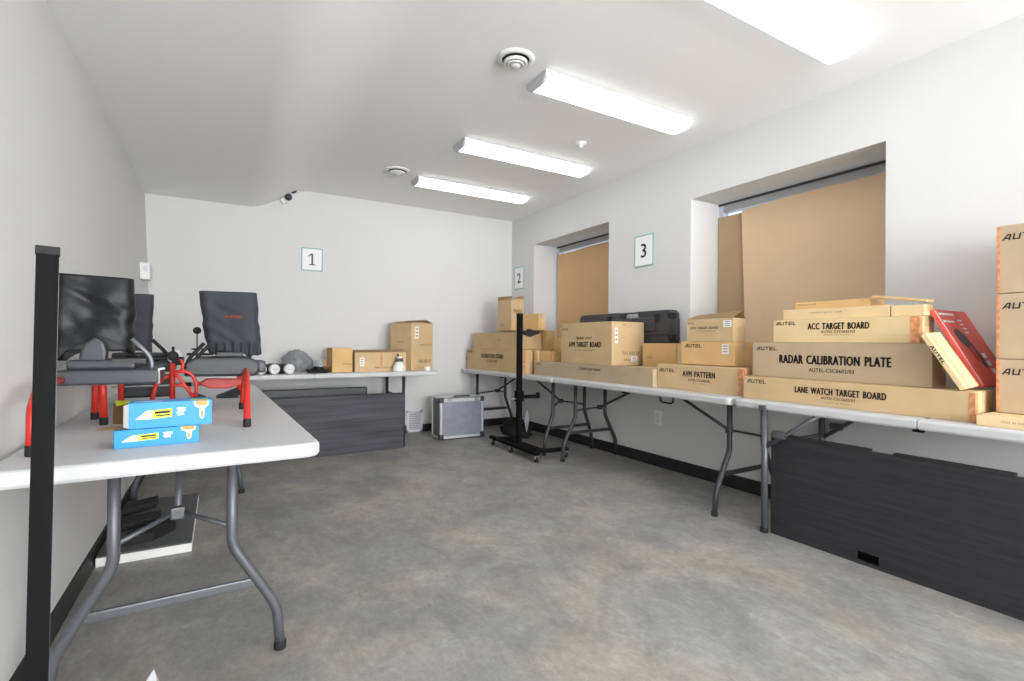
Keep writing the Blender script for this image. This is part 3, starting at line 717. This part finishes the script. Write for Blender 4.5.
# ------------------------------------------------------------ black hard case on the boxes
t = thing('hard_case', 'long black plastic hard case lying on the boxes under sign 3', 'case', (3.21,3.45,1.07))
x0, x1, y0, y1, z0, z1 = 3.165, 3.28, 2.865, 4.07, 1.0695, 1.345
prof = rrect(x0, z0, x1, z1, .035, 5)
m = MB()
hy0, hy1 = 3.27, 3.46                       # carry-handle opening through the upper rim
m.prism(rrect(y0, z0, y1, z1-.055, .03, 5), x0, x1, 'x', bev=.012)
m.prism([(y0+.0,z1-.09),(hy0-.04,z1-.09),(hy0-.015,z1-.005),(hy0-.04,z1),(y0+.03,z1),(y0,z1-.03)], x0+.01, x1-.01, 'x', bev=.008)
m.prism([(hy1+.04,z1-.09),(y1,z1-.09),(y1,z1-.03),(y1-.03,z1),(hy1+.04,z1),(hy1+.015,z1-.005)], x0+.01, x1-.01, 'x', bev=.008)
m.put('case_shell', 'blackp', t)
m = MB(); m.box(x0+.04,hy0-.03,z1-.014,x1-.04,hy1+.03,z1-.001,.005); m.put('carry_handle', 'blackp', t)
m = MB(); m.box(x0-.012,y0+.03,z0+.07,x0+.004,y1-.03,z0+.085,.004); m.box(x0-.014,y0+.16,z0+.10,x0+.006,y1-.1,z1-.09,.02); m.put('raised_rib', 'blackp', t)
for yy in (y0+.12, hy1+.12):
    m = MB(); m.box(x0-.008,yy,z1-.10,x0+.006,yy+.05,z1-.03,.005); m.put('latch', 'rubber', t)
for zz in (z0+.02, z1-.075):
    m = MB(); m.box(x0-.004,y0-.014,zz,x0+.06,y0+.03,zz+.05,.01); m.put('corner_bumper', 'rubber', t)

# ------------------------------------------------------------ calibration stand on castors
def bar(m, a, b, w, h, mx=None, bev=.003):
    a = Vector(a); b = Vector(b); d = b-a; L = d.length; u = d.normalized()
    s = Vector((0,0,1)) if abs(u.z) < .9 else Vector((1,0,0)); v = s.cross(u).normalized(); n = u.cross(v)
    R = Matrix(((u.x,v.x,n.x,a.x),(u.y,v.y,n.y,a.y),(u.z,v.z,n.z,a.z),(0,0,0,1)))
    m.box(0,-w/2,-h/2,L,w/2,h/2,bev,mx=R)
def castor(t, x, y, mt='chrome'):
    m = MB(); m.lathe([(.022,-.012),(.026,-.008),(.026,.008),(.022,.012)], (x+.01,y,.027), 'x', 16)
    w = m.put('castor', 'rubber', t)
    m = MB(); m.box(x-.008,y-.012,.03,x-.003,y+.012,.062); m.box(x+.023,y-.012,.03,x+.028,y+.012,.062); m.box(x-.01,y-.016,.056,x+.03,y+.016,.062); m.put('castor_fork', mt, w)
t = thing('rolling_stand', 'tall black upright stand on a castor base in front of the far right table', 'stand', (2.48,4.11,0))
m = MB()
bar(m, (2.43,3.70,.078), (2.45,4.62,.078), .05, .03)
bar(m, (2.40,3.80,.078), (2.80,3.76,.078), .05, .03); bar(m, (2.43,4.52,.078), (2.66,4.42,.078), .05, .03); bar(m, (2.56,3.80,.074), (2.56,4.44,.074), .05, .022)
m.box(2.45,3.86,.066,2.57,4.22,.086,.004)
m.put('base_frame', 'black', t)
for x, y in ((2.42,3.72),(2.44,4.58),(2.42,4.17),(2.77,3.76),(2.64,4.42)): castor(t, x, y)
m = MB(); m.box(2.46,4.09,.08,2.505,4.135,1.335,.003); p = m.put('upright_pole', 'black', t)
m = MB(); m.box(2.456,4.086,1.33,2.509,4.139,1.345,.003); m.put('pole_cap', 'rubber', p)
m = MB(); m.box(2.448,4.078,.50,2.517,4.147,.60,.004); bar(m, (2.50,4.11,.545), (2.69,4.08,.54), .03, .035); m.box(2.665,4.07,.525,2.695,4.10,.58,.004); m.put('bracket_arm', 'black', t)
m = MB(); m.tube([(2.45,4.11,.525),(2.40,4.11,.525)], .006, 8); m.ball((2.395,4.11,.525), .014); m.put('clamp_knob', 'tag', t)
m = MB(); m.tube([(2.535,4.07,.53),(2.535,4.06,.42)], .002, 6)
m.prism([(2.535,.43),(2.565,.33),(2.535,.20),(2.51,.32)], 4.055, 4.062, 'y'); m.put('hanging_tag', 'tag', t)
m = MB(); bar(m, (2.50,4.11,1.165), (2.70,4.13,1.17), .05, .03); m.prism([(2.52,1.145),(2.60,1.12),(2.66,1.14),(2.72,1.155),(2.64,1.185),(2.58,1.20)], 4.10, 4.13, 'y', bev=.006); m.put('carton_gap_shade', 'rubber', t)  # black shape added in place of the shaded gap between stacked cartons

# near stand, cropped by the frame
t = thing('rolling_stand', 'black upright stand in the left foreground, base below the frame', 'stand', (-.33,1.345,0))
m = MB(); R = Matrix.Translation((-.318,1.345,0)) @ Matrix.Rotation(.012,4,'Y') @ Matrix.Rotation(.215,4,'Z')
w = .0172
m.box(-w,-w,.07,w,w,1.245,.0015,mx=R); p = m.put('upright_pole', 'black', t)
m = MB(); m.box(-w-.0015,-w-.0015,1.238,w+.0015,w+.0015,1.255,.002,mx=R); m.put('pole_cap', 'rubber', p)
m = MB(); m.box(w-.0004,-w+.002,.07,w+.0006,-w+.006,1.20,mx=R); m.put('slot_strip', 'leg', p)
m = MB(); bar(m, (-.33,.90,.078), (-.33,1.40,.078), .05, .03); bar(m, (-.46,1.15,.078), (-.16,1.15,.078), .05, .03); m.put('base_frame', 'black', t)
for x, y in ((-.34,.92),(-.45,1.15),(-.19,1.15),(-.34,1.38)): castor(t, x, y)
m = MB(); m.quads([(-.228,1.79,.001),(-.143,1.80,.001),(-.162,1.80,.10),(-.150,1.88,.001)], [(0,1,2),(1,3,2)])
bmesh.ops.solidify(m.bm, geom=m.bm.faces[:], thickness=.001)
tag(m.put('paper_scrap', 'paper', None, loc=(-.18,1.80,0)), 'corner of white paper sticking up at the bottom of the picture', 'paper')

# black bag and odds under the far right table
lump('tool_bag', (2.95,4.95,0), (.15,.26,.17), 5.5, 'rubber', 'black soft bag on the floor under the far right table', 'bag', .15)

# ------------------------------------------------------------ tray under the left table
t = thing('base_plate', 'flat grey-topped plate with white edge on the floor below the left table', 'plate', (-.31,3.48,0))
m = MB(); m.box(-.498,2.995,0,-.118,3.93,.042,.004); m.put('white_slab', 'plastic_w', t)
m = MB(); m.box(-.497,2.997,.042,-.119,3.928,.05,.003); m.put('rubber_top', 'tray', t)
def block(name, label, P, z0, z1):
    m = MB(); m.prism(P, z0, z1, 'z', bev=.005)
    tag(m.put(name, 'rubber', None, loc=(sum(p[0] for p in P)/len(P), sum(p[1] for p in P)/len(P), z0)), label, 'block', 'black blocks on the grey plate')
block('black_block', 'farthest of the black blocks on the grey plate by the wall', [(-.485,3.60),(-.33,3.70),(-.33,3.84),(-.485,3.74)], .051, .09)
block('black_block', 'middle black block on the grey plate, longest of the three', [(-.49,3.30),(-.30,3.38),(-.29,3.52),(-.49,3.47)], .051, .085)
block('black_block', 'nearest black block on the grey plate, toward the white edge', [(-.40,3.07),(-.285,3.10),(-.20,3.22),(-.22,3.32),(-.33,3.22),(-.40,3.18)], .051, .095)

# ------------------------------------------------------------ wheel clamps on the left table
def cover(m, cx, cy, w, d, z0, z1, rz, arch, seed, amp=.012, flare=.0, sag=0.0):
    """soft bag: rounded-rectangle loop by height, wrinkled; arch lifts the hem at the middle of the front"""
    loop = []
    per = 72
    base = rrect(-w/2, -d/2, w/2, d/2, d*.42, 5)
    # resample
    segs = [(Vector(base[i]), Vector(base[(i+1)%len(base)])) for i in range(len(base))]
    tot = sum((b-a).length for a, b in segs)
    for k in range(per):
        s = tot*k/per
        for a, b in segs:
            l = (b-a).length
            if s <= l: loop.append(a+(b-a)*(s/l if l else 0)); break
            s -= l
    R = Matrix.Translation((cx,cy,0)) @ Matrix.Rotation(rz,4,'Z')
    rows = 30; rings = []
    for j in range(rows+1):
        f = j/rows
        ring = []
        for p in loop:
            u = p.x/(w/2)
            lo = z0+arch(u)*(1 if p.y < 0 else .5)
            top = z1-sag*(1-u*u)*.0-sag*(u+1)/2
            z = lo+(top-lo)*f
            k = 1+flare*(1-f)
            q = Vector((p.x*(1+.04*(1-f)*math.sin(seed)), p.y*k, z))
            nn = noise.noise(Vector((p.x*9+seed, p.y*9, z*5)))+.6*noise.noise(Vector((p.x*16+z*14+seed, p.y*5, z*18)))
            dr = Vector((p.x*.25, p.y, 0)); dr = dr.normalized() if dr.length else Vector((0,-1,0))
            fall = math.sin(min(1, f*1.0)*PI*.96+.04) *.7+.5*(1-f)
            q += dr*nn*amp*fall
            q.z += .006*noise.noise(Vector((p.x*20+seed,1,0)))*(1-f)
            ring.append(m.bm.verts.new(R @ q))
        rings.append(ring)
    for j in range(rows):
        for k in range(per):
            f = m._f((rings[j][k], rings[j][(k+1)%per], rings[j+1][(k+1)%per], rings[j+1][k]))
            if f: f.smooth = True
    m._f(rings[-1])
def redarm(t, path, r=.014, tip=True, name='red_arm', rs=None):
    m = MB(); m.bend(path, r, 10, rad=.03)
    a = m.put(name, 'red', t)
    if tip:
        e = path[-1]
        m = MB(); m.lathe([(r*.9,-.001),(r*1.12,.002),(r*1.12,.026),(r*1.0,.03)], (e[0],e[1],TZ+.001), n=14); m.put('rubber_tip', 'rubber', a)
    return a
G = 'wheel clamps with covered targets on the left table'
# near clamp
t = thing('wheel_clamp', 'nearest wheel clamp, glossy black cover wrapped over its square target', 'wheel clamp', (-.40,2.45,TZ), 0, G)
m = MB(); cover(m, -.432, 2.56, .245, .075, .982, 1.322, .0, lambda u: .10*max(0,1-abs(u-.08)/.85)**.6+.03*max(0,u), 1.7, .022, .5, .006); m.put('target_cover', 'cloth', t)
m = MB(); m.box(-.545,2.545,1.02,-.33,2.575,1.28,.01); m.put('target_plate', 'slated', t)
m = MB(); m.prism([(-.462,.955),(-.383,.955),(-.379,1.02),(-.386,1.055),(-.41,1.078),(-.43,1.066),(-.448,1.05),(-.46,1.01)], 2.44, 2.50, 'y', bev=.01); m.put('pivot_column', 'slate', t)
m = MB(); m.box(-.505,2.33,.902,-.205,2.60,.955,.008); m.box(-.49,2.40,.955,-.285,2.68,.99,.01); m.put('clamp_body', 'slate', t)
m = MB(); m.box(-.515,2.335,.905,-.478,2.40,.953,.006); m.put('end_block', 'rubber', t)
m = MB(); m.box(-.36,2.40,.975,-.25,2.43,.997,.004); m.put('slider_bar', 'slated', t)
m = MB(); m.bend([(-.301,2.44,1.071),(-.25,2.44,1.015),(-.236,2.44,.985),(-.236,2.44,.945)], .008, 10, rad=.025); m.put('lever', 'levergrey', t)
m = MB(); m.tube([(-.205,2.345,.90),(-.205,2.345,.955),(-.185,2.345,.958)], .005, 8); m.put('side_bracket', 'alu', t)
m = MB(); m.box(-.44,2.60,.915,-.41,3.02,.94,.004); m.put('arm_rail', 'slated', t)
redarm(t, [(-.49,2.37,.925),(-.472,2.0,.912),(-.459,1.90,.87),(-.456,1.885,.755)], .0125)
redarm(t, [(-.405,2.44,.915),(-.388,2.44,.90),(-.385,2.445,.755)], .0125)
redarm(t, [(-.41,2.62,.915),(-.440,2.62,.89),(-.443,2.63,.755)], .0125)
redarm(t, [(-.425,3.0,.93),(-.409,3.0,.90),(-.409,3.0,.755)], .012)
# middle clamp (behind)
t = thing('wheel_clamp', 'half-hidden wheel clamp behind the nearest one, only its cover edge showing', 'wheel clamp', (-.38,3.20,TZ), 0, G)
m = MB(); cover(m, -.425, 3.25, .235, .06, 1.0, 1.303, .0, lambda u: .03*max(0,1-abs(u)), 4.2, .008, .2, -.004); m.put('target_cover', 'clothg', t)
m = MB(); m.box(-.49,3.08,.905,-.21,3.36,.96,.01); m.box(-.47,3.15,.96,-.24,3.35,1.0,.008); m.put('clamp_body', 'slated', t)
m = MB(); m.bend([(-.292,3.03,1.068),(-.238,3.03,1.008),(-.218,3.03,.96),(-.215,3.06,.93)], .009, 10, rad=.02); m.put('lever', 'rubber', t)
m = MB(); m.bend([(-.40,3.04,.985),(-.24,3.04,.985)], .006, 8); m.put('cross_rod', 'rubber', t)
m = MB(); m.box(-.43,3.12,.775,-.215,3.24,.885,.012); m.put('lower_housing', 'slated', t)
m = MB(); m.bend([(-.46,3.10,.835),(-.22,3.10,.835)], .004, 8); m.put('guide_rod', 'alu', t)
m = MB(); m.ball((-.20,2.93,.99), .024, (1,.6,1)); m.tube([(-.20,2.94,.95),(-.20,2.94,1.035)], .006, 8); m.box(-.205,2.92,.945,-.155,2.96,.985,.006); m.put('lock_knob', 'rubber', t)
m = MB(); m.lathe([(.03,0),(.034,.004),(.034,.012),(.03,.016)], (-.192,2.95,.985), 'y', 20); m.put('dial', 'grille', t)
redarm(t, [(-.20,2.93,.90),(-.235,2.92,.885),(-.265,2.91,.855),(-.284,2.90,.755)], .0095)
redarm(t, [(-.20,2.90,.955),(-.198,2.90,.755)], .0125)
m = MB()
m.bend([(-0.187,2.775,0.922),(-0.124,2.775,0.922),(-0.096,2.775,0.871),(-0.099,2.775,0.802)], .0075, 8)
m.bend([(-0.187,2.775,0.926),(-0.144,2.775,0.859),(-0.110,2.775,0.802)], .0075, 8)
m.bend([(-0.187,2.775,0.858),(-0.148,2.775,0.859),(-0.120,2.775,0.836)], .0075, 8)
m.bend([(-0.096,2.775,0.871),(-0.091,2.778,0.864),(-0.091,2.783,0.859)], .007, 8)
m.bend([(-0.158,2.775,0.922),(-0.148,2.775,0.955),(-0.161,2.775,0.979)], .0065, 8)
m.put('red_frame', 'red', t)
# right clamp
t = thing('wheel_clamp', 'right-hand wheel clamp, matte charcoal cover with a small orange-red logo', 'wheel clamp', (.03,2.95,TZ), 0, G)
m = MB(); cover(m, .048, 3.0, .262, .075, .985, 1.318, -.10, lambda u: .020*(1-u)*.8+.012*math.sin(u*9), 7.9, .013, .35, -.002)
for v in m.bm.verts:
    f = (1.318-v.co.z)/.333
    k = (v.co.x-.048)/.131          # -1 at the left edge, +1 at the right
    v.co.x += -.014+.052*f*(1-k)/2+.022*f*(1+k)/2
    if f > .8: v.co.y += .010*math.sin(v.co.x*170); v.co.z += .006*math.sin(v.co.x*130+1)
decal(m, text_geo('AUTEL', .014, .076, .001), frameM((.055,2.945,1.19), (math.cos(-.10),math.sin(-.10),0), (0,-.05,1)), 1)
m.put('target_cover', ['clothg','logo'], t)
m = MB(); m.box(-.03,2.985,1.01,.13,3.01,1.29,.01); m.put('target_plate', 'slated', t)
m = MB(); m.prism([(-.148,.895),(.15,.89),(.172,.92),(.165,.965),(.11,.985),(-.10,.985),(-.148,.96)], 2.80, 3.08, 'y', bev=.012); m.put('clamp_body', 'slated', t)
m = MB(); m.box(-.02,2.86,.985,.10,3.04,1.01,.006); m.put('pivot_block', 'slated', t)
m = MB(); m.box(.15,2.82,.905,.20,3.0,.965,.012); m.put('end_block', 'slate', t)
for dx in (0, .028):
    m = MB(); m.bend([(-.068+dx,2.84,1.054),(-.128+dx,2.84,.982),(-.145+dx,2.84,.93)], .009, 10, rad=.02); m.put('lever', 'rubber', t)
m = MB(); m.bend([(-.14,2.84,1.0),(-.03,2.84,1.0)], .006, 8); m.bend([(-.12,2.84,1.025),(-.03,2.84,1.025)], .004, 8); m.put('cross_rod', 'rubber', t)
m = MB(); m.tube([(-.107,3.10,.97),(-.107,3.10,1.11)], .003, 8); m.ball((-.107,3.10,1.118), .019); m.put('ball_knob', 'rubber', t)
m = MB(); m.prism([(-.10,.842),(-.05,.815),(.03,.812),(.10,.826),(.10,.862),(-.06,.868)], 3.05, 3.09, 'y', bev=.006); m.put('red_beam', 'red', t)
redarm(t, [(.108,2.84,.922),(.110,2.70,.910),(.089,2.145,.755)], .0125)
redarm(t, [(.104,2.83,.915),(.104,2.76,.90),(.091,2.715,.755)], .0125)
redarm(t, [(.095,3.06,.93),(.095,3.38,.92),(.098,3.41,.87),(.098,3.41,.755)], .013)
m = MB(); m.prism([(-.02,TZ+.001),(.09,TZ+.001),(.09,TZ+.045)], 3.25, 3.45, 'y'); m.prism([(-.13,TZ+.001),(-.07,TZ+.001),(-.13,TZ+.03)], 3.25, 3.4, 'y'); m.put('black_wedge', 'rubber', t)  # low black wedge shapes on the tabletop

# ------------------------------------------------------------ blue cartons on the left table
def blue_box(label, x0, x1, y0, D, z0, z1, rz, opened):
    L = x1-x0; Hh = z1-z0
    t = thing('blue_carton', label, 'box', ((x0+x1)/2, y0+D/2, z0), rz, 'bright blue product boxes')
    m = MB()
    if opened:
        w = .002
        m.box(-L/2,-D/2,0,L/2,D/2,w); m.box(-L/2,-D/2,Hh-w,L/2,D/2,Hh); m.box(-L/2,-D/2,w,L/2,-D/2+w,Hh-w); m.box(-L/2,D/2-w,w,L/2,D/2,Hh-w); m.box(L/2-w,-D/2+w,w,L/2,D/2-w,Hh-w)
    else: m.box(-L/2,-D/2,0,L/2,D/2,Hh,.0015)
    y = -D/2-.0005
    R = frameM((0,y,Hh/2), (1,0,0), (0,0,1))
    def poly(p, mi, lift=0):
        m.mi = mi; m.quads([(a*L, b*Hh, .0003*lift) for a, b in p], [tuple(range(len(p)))], R); m.mi = 0
    poly([(-.30,-.16),(.005,-.10),(.005,.24),(-.30,.18)], 1, 1)
    poly([(-.42,-.14),(-.30,-.16),(-.24,-.15),(-.22,.19),(-.30,.18)], 2, 2)
    poly([(-.20,.04),(-.02,.065),(-.02,.16),(-.20,.135)], 4, 2); poly([(-.19,-.06),(-.02,-.04),(-.02,.02),(-.19,-.01)], 4, 2)
    for k in range(4):
        a = .06+.012*(k%2); poly([(a,.19-.085*k),(a+.11-.01*k,.2-.085*k),(a+.11-.01*k,.25-.085*k),(a,.24-.085*k)], 2, 1)
    poly([(.27,.46),(.46,.46),(.455,.30),(.41,.18),(.40,-.2),(.375,-.28),(.35,-.2),(.34,.18),(.28,.28)], 2, 1)
    poly([(.29,.49),(.45,.49),(.44,.33),(.37,.26),(.30,.34)], 3, 2); poly([(.355,.08),(.395,.08),(.39,-.16),(.36,-.16)], 3, 2)
    # top print
    R = frameM((0,0,Hh+.0004), (1,0,0), (0,1,0))
    m.mi = 1; m.quads([(L*.22,-D*.45,0),(L*.46,-D*.45,0),(L*.46,-D*.05,0),(L*.25,-D*.05,0)], [(0,1,2,3)], R)
    m.mi = 2; m.quads([(-L*.45,-D*.2,0),(-L*.1,-D*.2,0),(-L*.1,0,0),(-L*.45,0,0)], [(0,1,2,3)], R); m.mi = 0
    m.put('carton_body', ['blue','yellow','white','orangep','ink'], t, False)
    m = MB(); m.box(-L/2-.001,-D/2+.002,.003,-L/2+.0006 if not opened else -L/2+.001,D/2-.002,Hh*.97 if not opened else .004); m.put('end_panel', 'bluedk' if not opened else 'carddark', t, False)
    if opened:
        for nm, V, mt in (('bottom_flap', [(-L/2,-D/2,.001),(-L/2,D/2,.001),(-L/2-.072,D/2-.004,.0008),(-L/2-.080,-D/2+.004,.0008)], 'card'),
                          ('top_flap', [(-L/2,-D/2,Hh),(-L/2,D/2,Hh),(-L/2-.040,D/2-.003,Hh+.004),(-L/2-.030,-D/2+.003,Hh-.006)], 'yellow'),
                          ('back_flap', [(-L/2,D/2,.002),(-L/2,D/2,Hh-.002),(-L/2-.045,D/2+.004,Hh-.006),(-L/2-.045,D/2+.004,.006)], 'carddark'),
                          ('front_flap', [(-L/2,-D/2,.002),(-L/2,-D/2,Hh-.002),(-L/2-.013,-D/2+.006,Hh-.006),(-L/2-.013,-D/2+.006,.006)], 'white')):
            m = MB(); m.quads(V, [(0,1,2,3)]); bmesh.ops.solidify(m.bm, geom=m.bm.faces[:], thickness=.0012); m.put(nm, mt, t, False)
        m = MB(); w = .0024
        m.box(-L/2+.002,D/2-w-.0005,w,L/2-.003,D/2-w,Hh-w); m.box(-L/2+.002,-D/2+w,w,L/2-.003,-D/2+w+.0005,Hh-w); m.box(-L/2+.002,-D/2+w,w,L/2-.003,D/2-w,w+.0005); m.put('inner_lining', 'carddark', t, False)
blue_box('closed blue printed carton, lower of the two on the left table', -.276, -.060, 1.895, .085, TZ, TZ+.0545, .05, False)
blue_box('blue printed carton with its end flaps open, upper of the two', -.243, -.026, 1.905, .09, TZ+.0555, TZ+.0555+.078, .06, True)

# unseen area lights added behind the camera to even out the room
def area(name, loc, aim, sx, sy, watts, col=(1,1,1)):
    l = bpy.data.lights.new(name, 'AREA'); l.shape = 'RECTANGLE'; l.size = sx; l.size_y = sy; l.energy = watts; l.color = col
    o = bpy.data.objects.new(name, l); C.objects.link(o); o.location = loc
    o.rotation_euler = (Vector(aim)-Vector(loc)).to_track_quat('-Z', 'Z').to_euler()
area('added_ceiling_fill', (.4,-5.5,1.4), (.4,-4.6,2.65), 3.0, 2.6, 640, (.97,.985,1))  # added fill, aimed up at the ceiling behind the camera
area('added_rear_fill', (.4,-7.6,1.9), (.2,3.0,2.4), 3.0, 1.3, 90, (.97,.985,1))  # added fill from the rear of the room, no entrance modelled
area('added_side_fill', (3.22,-2.6,1.1), (.4,2.4,2.95), 2.0, 1.2, 185, (.97,.985,1))  # added fill from the right side, no window stands there
# ------------------------------------------------------------ camera, world, colour
cam = bpy.data.cameras.new('camera'); co = bpy.data.objects.new('camera', cam); C.objects.link(co)
cam.sensor_width = 36; cam.sensor_fit = 'HORIZONTAL'; cam.lens = 499.58*36/1024; cam.clip_start = .05
yaw, pitch, rollr = .527949, .0028483, .0072052
f = Vector((math.sin(yaw)*math.cos(pitch), math.cos(yaw)*math.cos(pitch), math.sin(pitch)))
r = Vector((math.cos(yaw), -math.sin(yaw), 0)); u = r.cross(f)
r2 = r*math.cos(rollr)+u*math.sin(rollr); u2 = -r*math.sin(rollr)+u*math.cos(rollr)
co.matrix_world = Matrix(((r2.x,u2.x,-f.x,0),(r2.y,u2.y,-f.y,0),(r2.z,u2.z,-f.z,1.07),(0,0,0,1)))
sc = bpy.context.scene; sc.camera = co
w = bpy.data.worlds.new('world'); sc.world = w; w.use_nodes = True
bg = w.node_tree.nodes['Background']; bg.inputs['Color'].default_value = (.75,.88,1,1); bg.inputs['Strength'].default_value = 1.6
vs = sc.view_settings; vs.view_transform = 'Standard'; vs.look = 'None'; vs.gamma = 1; vs.exposure = 0; vs.use_curve_mapping = False
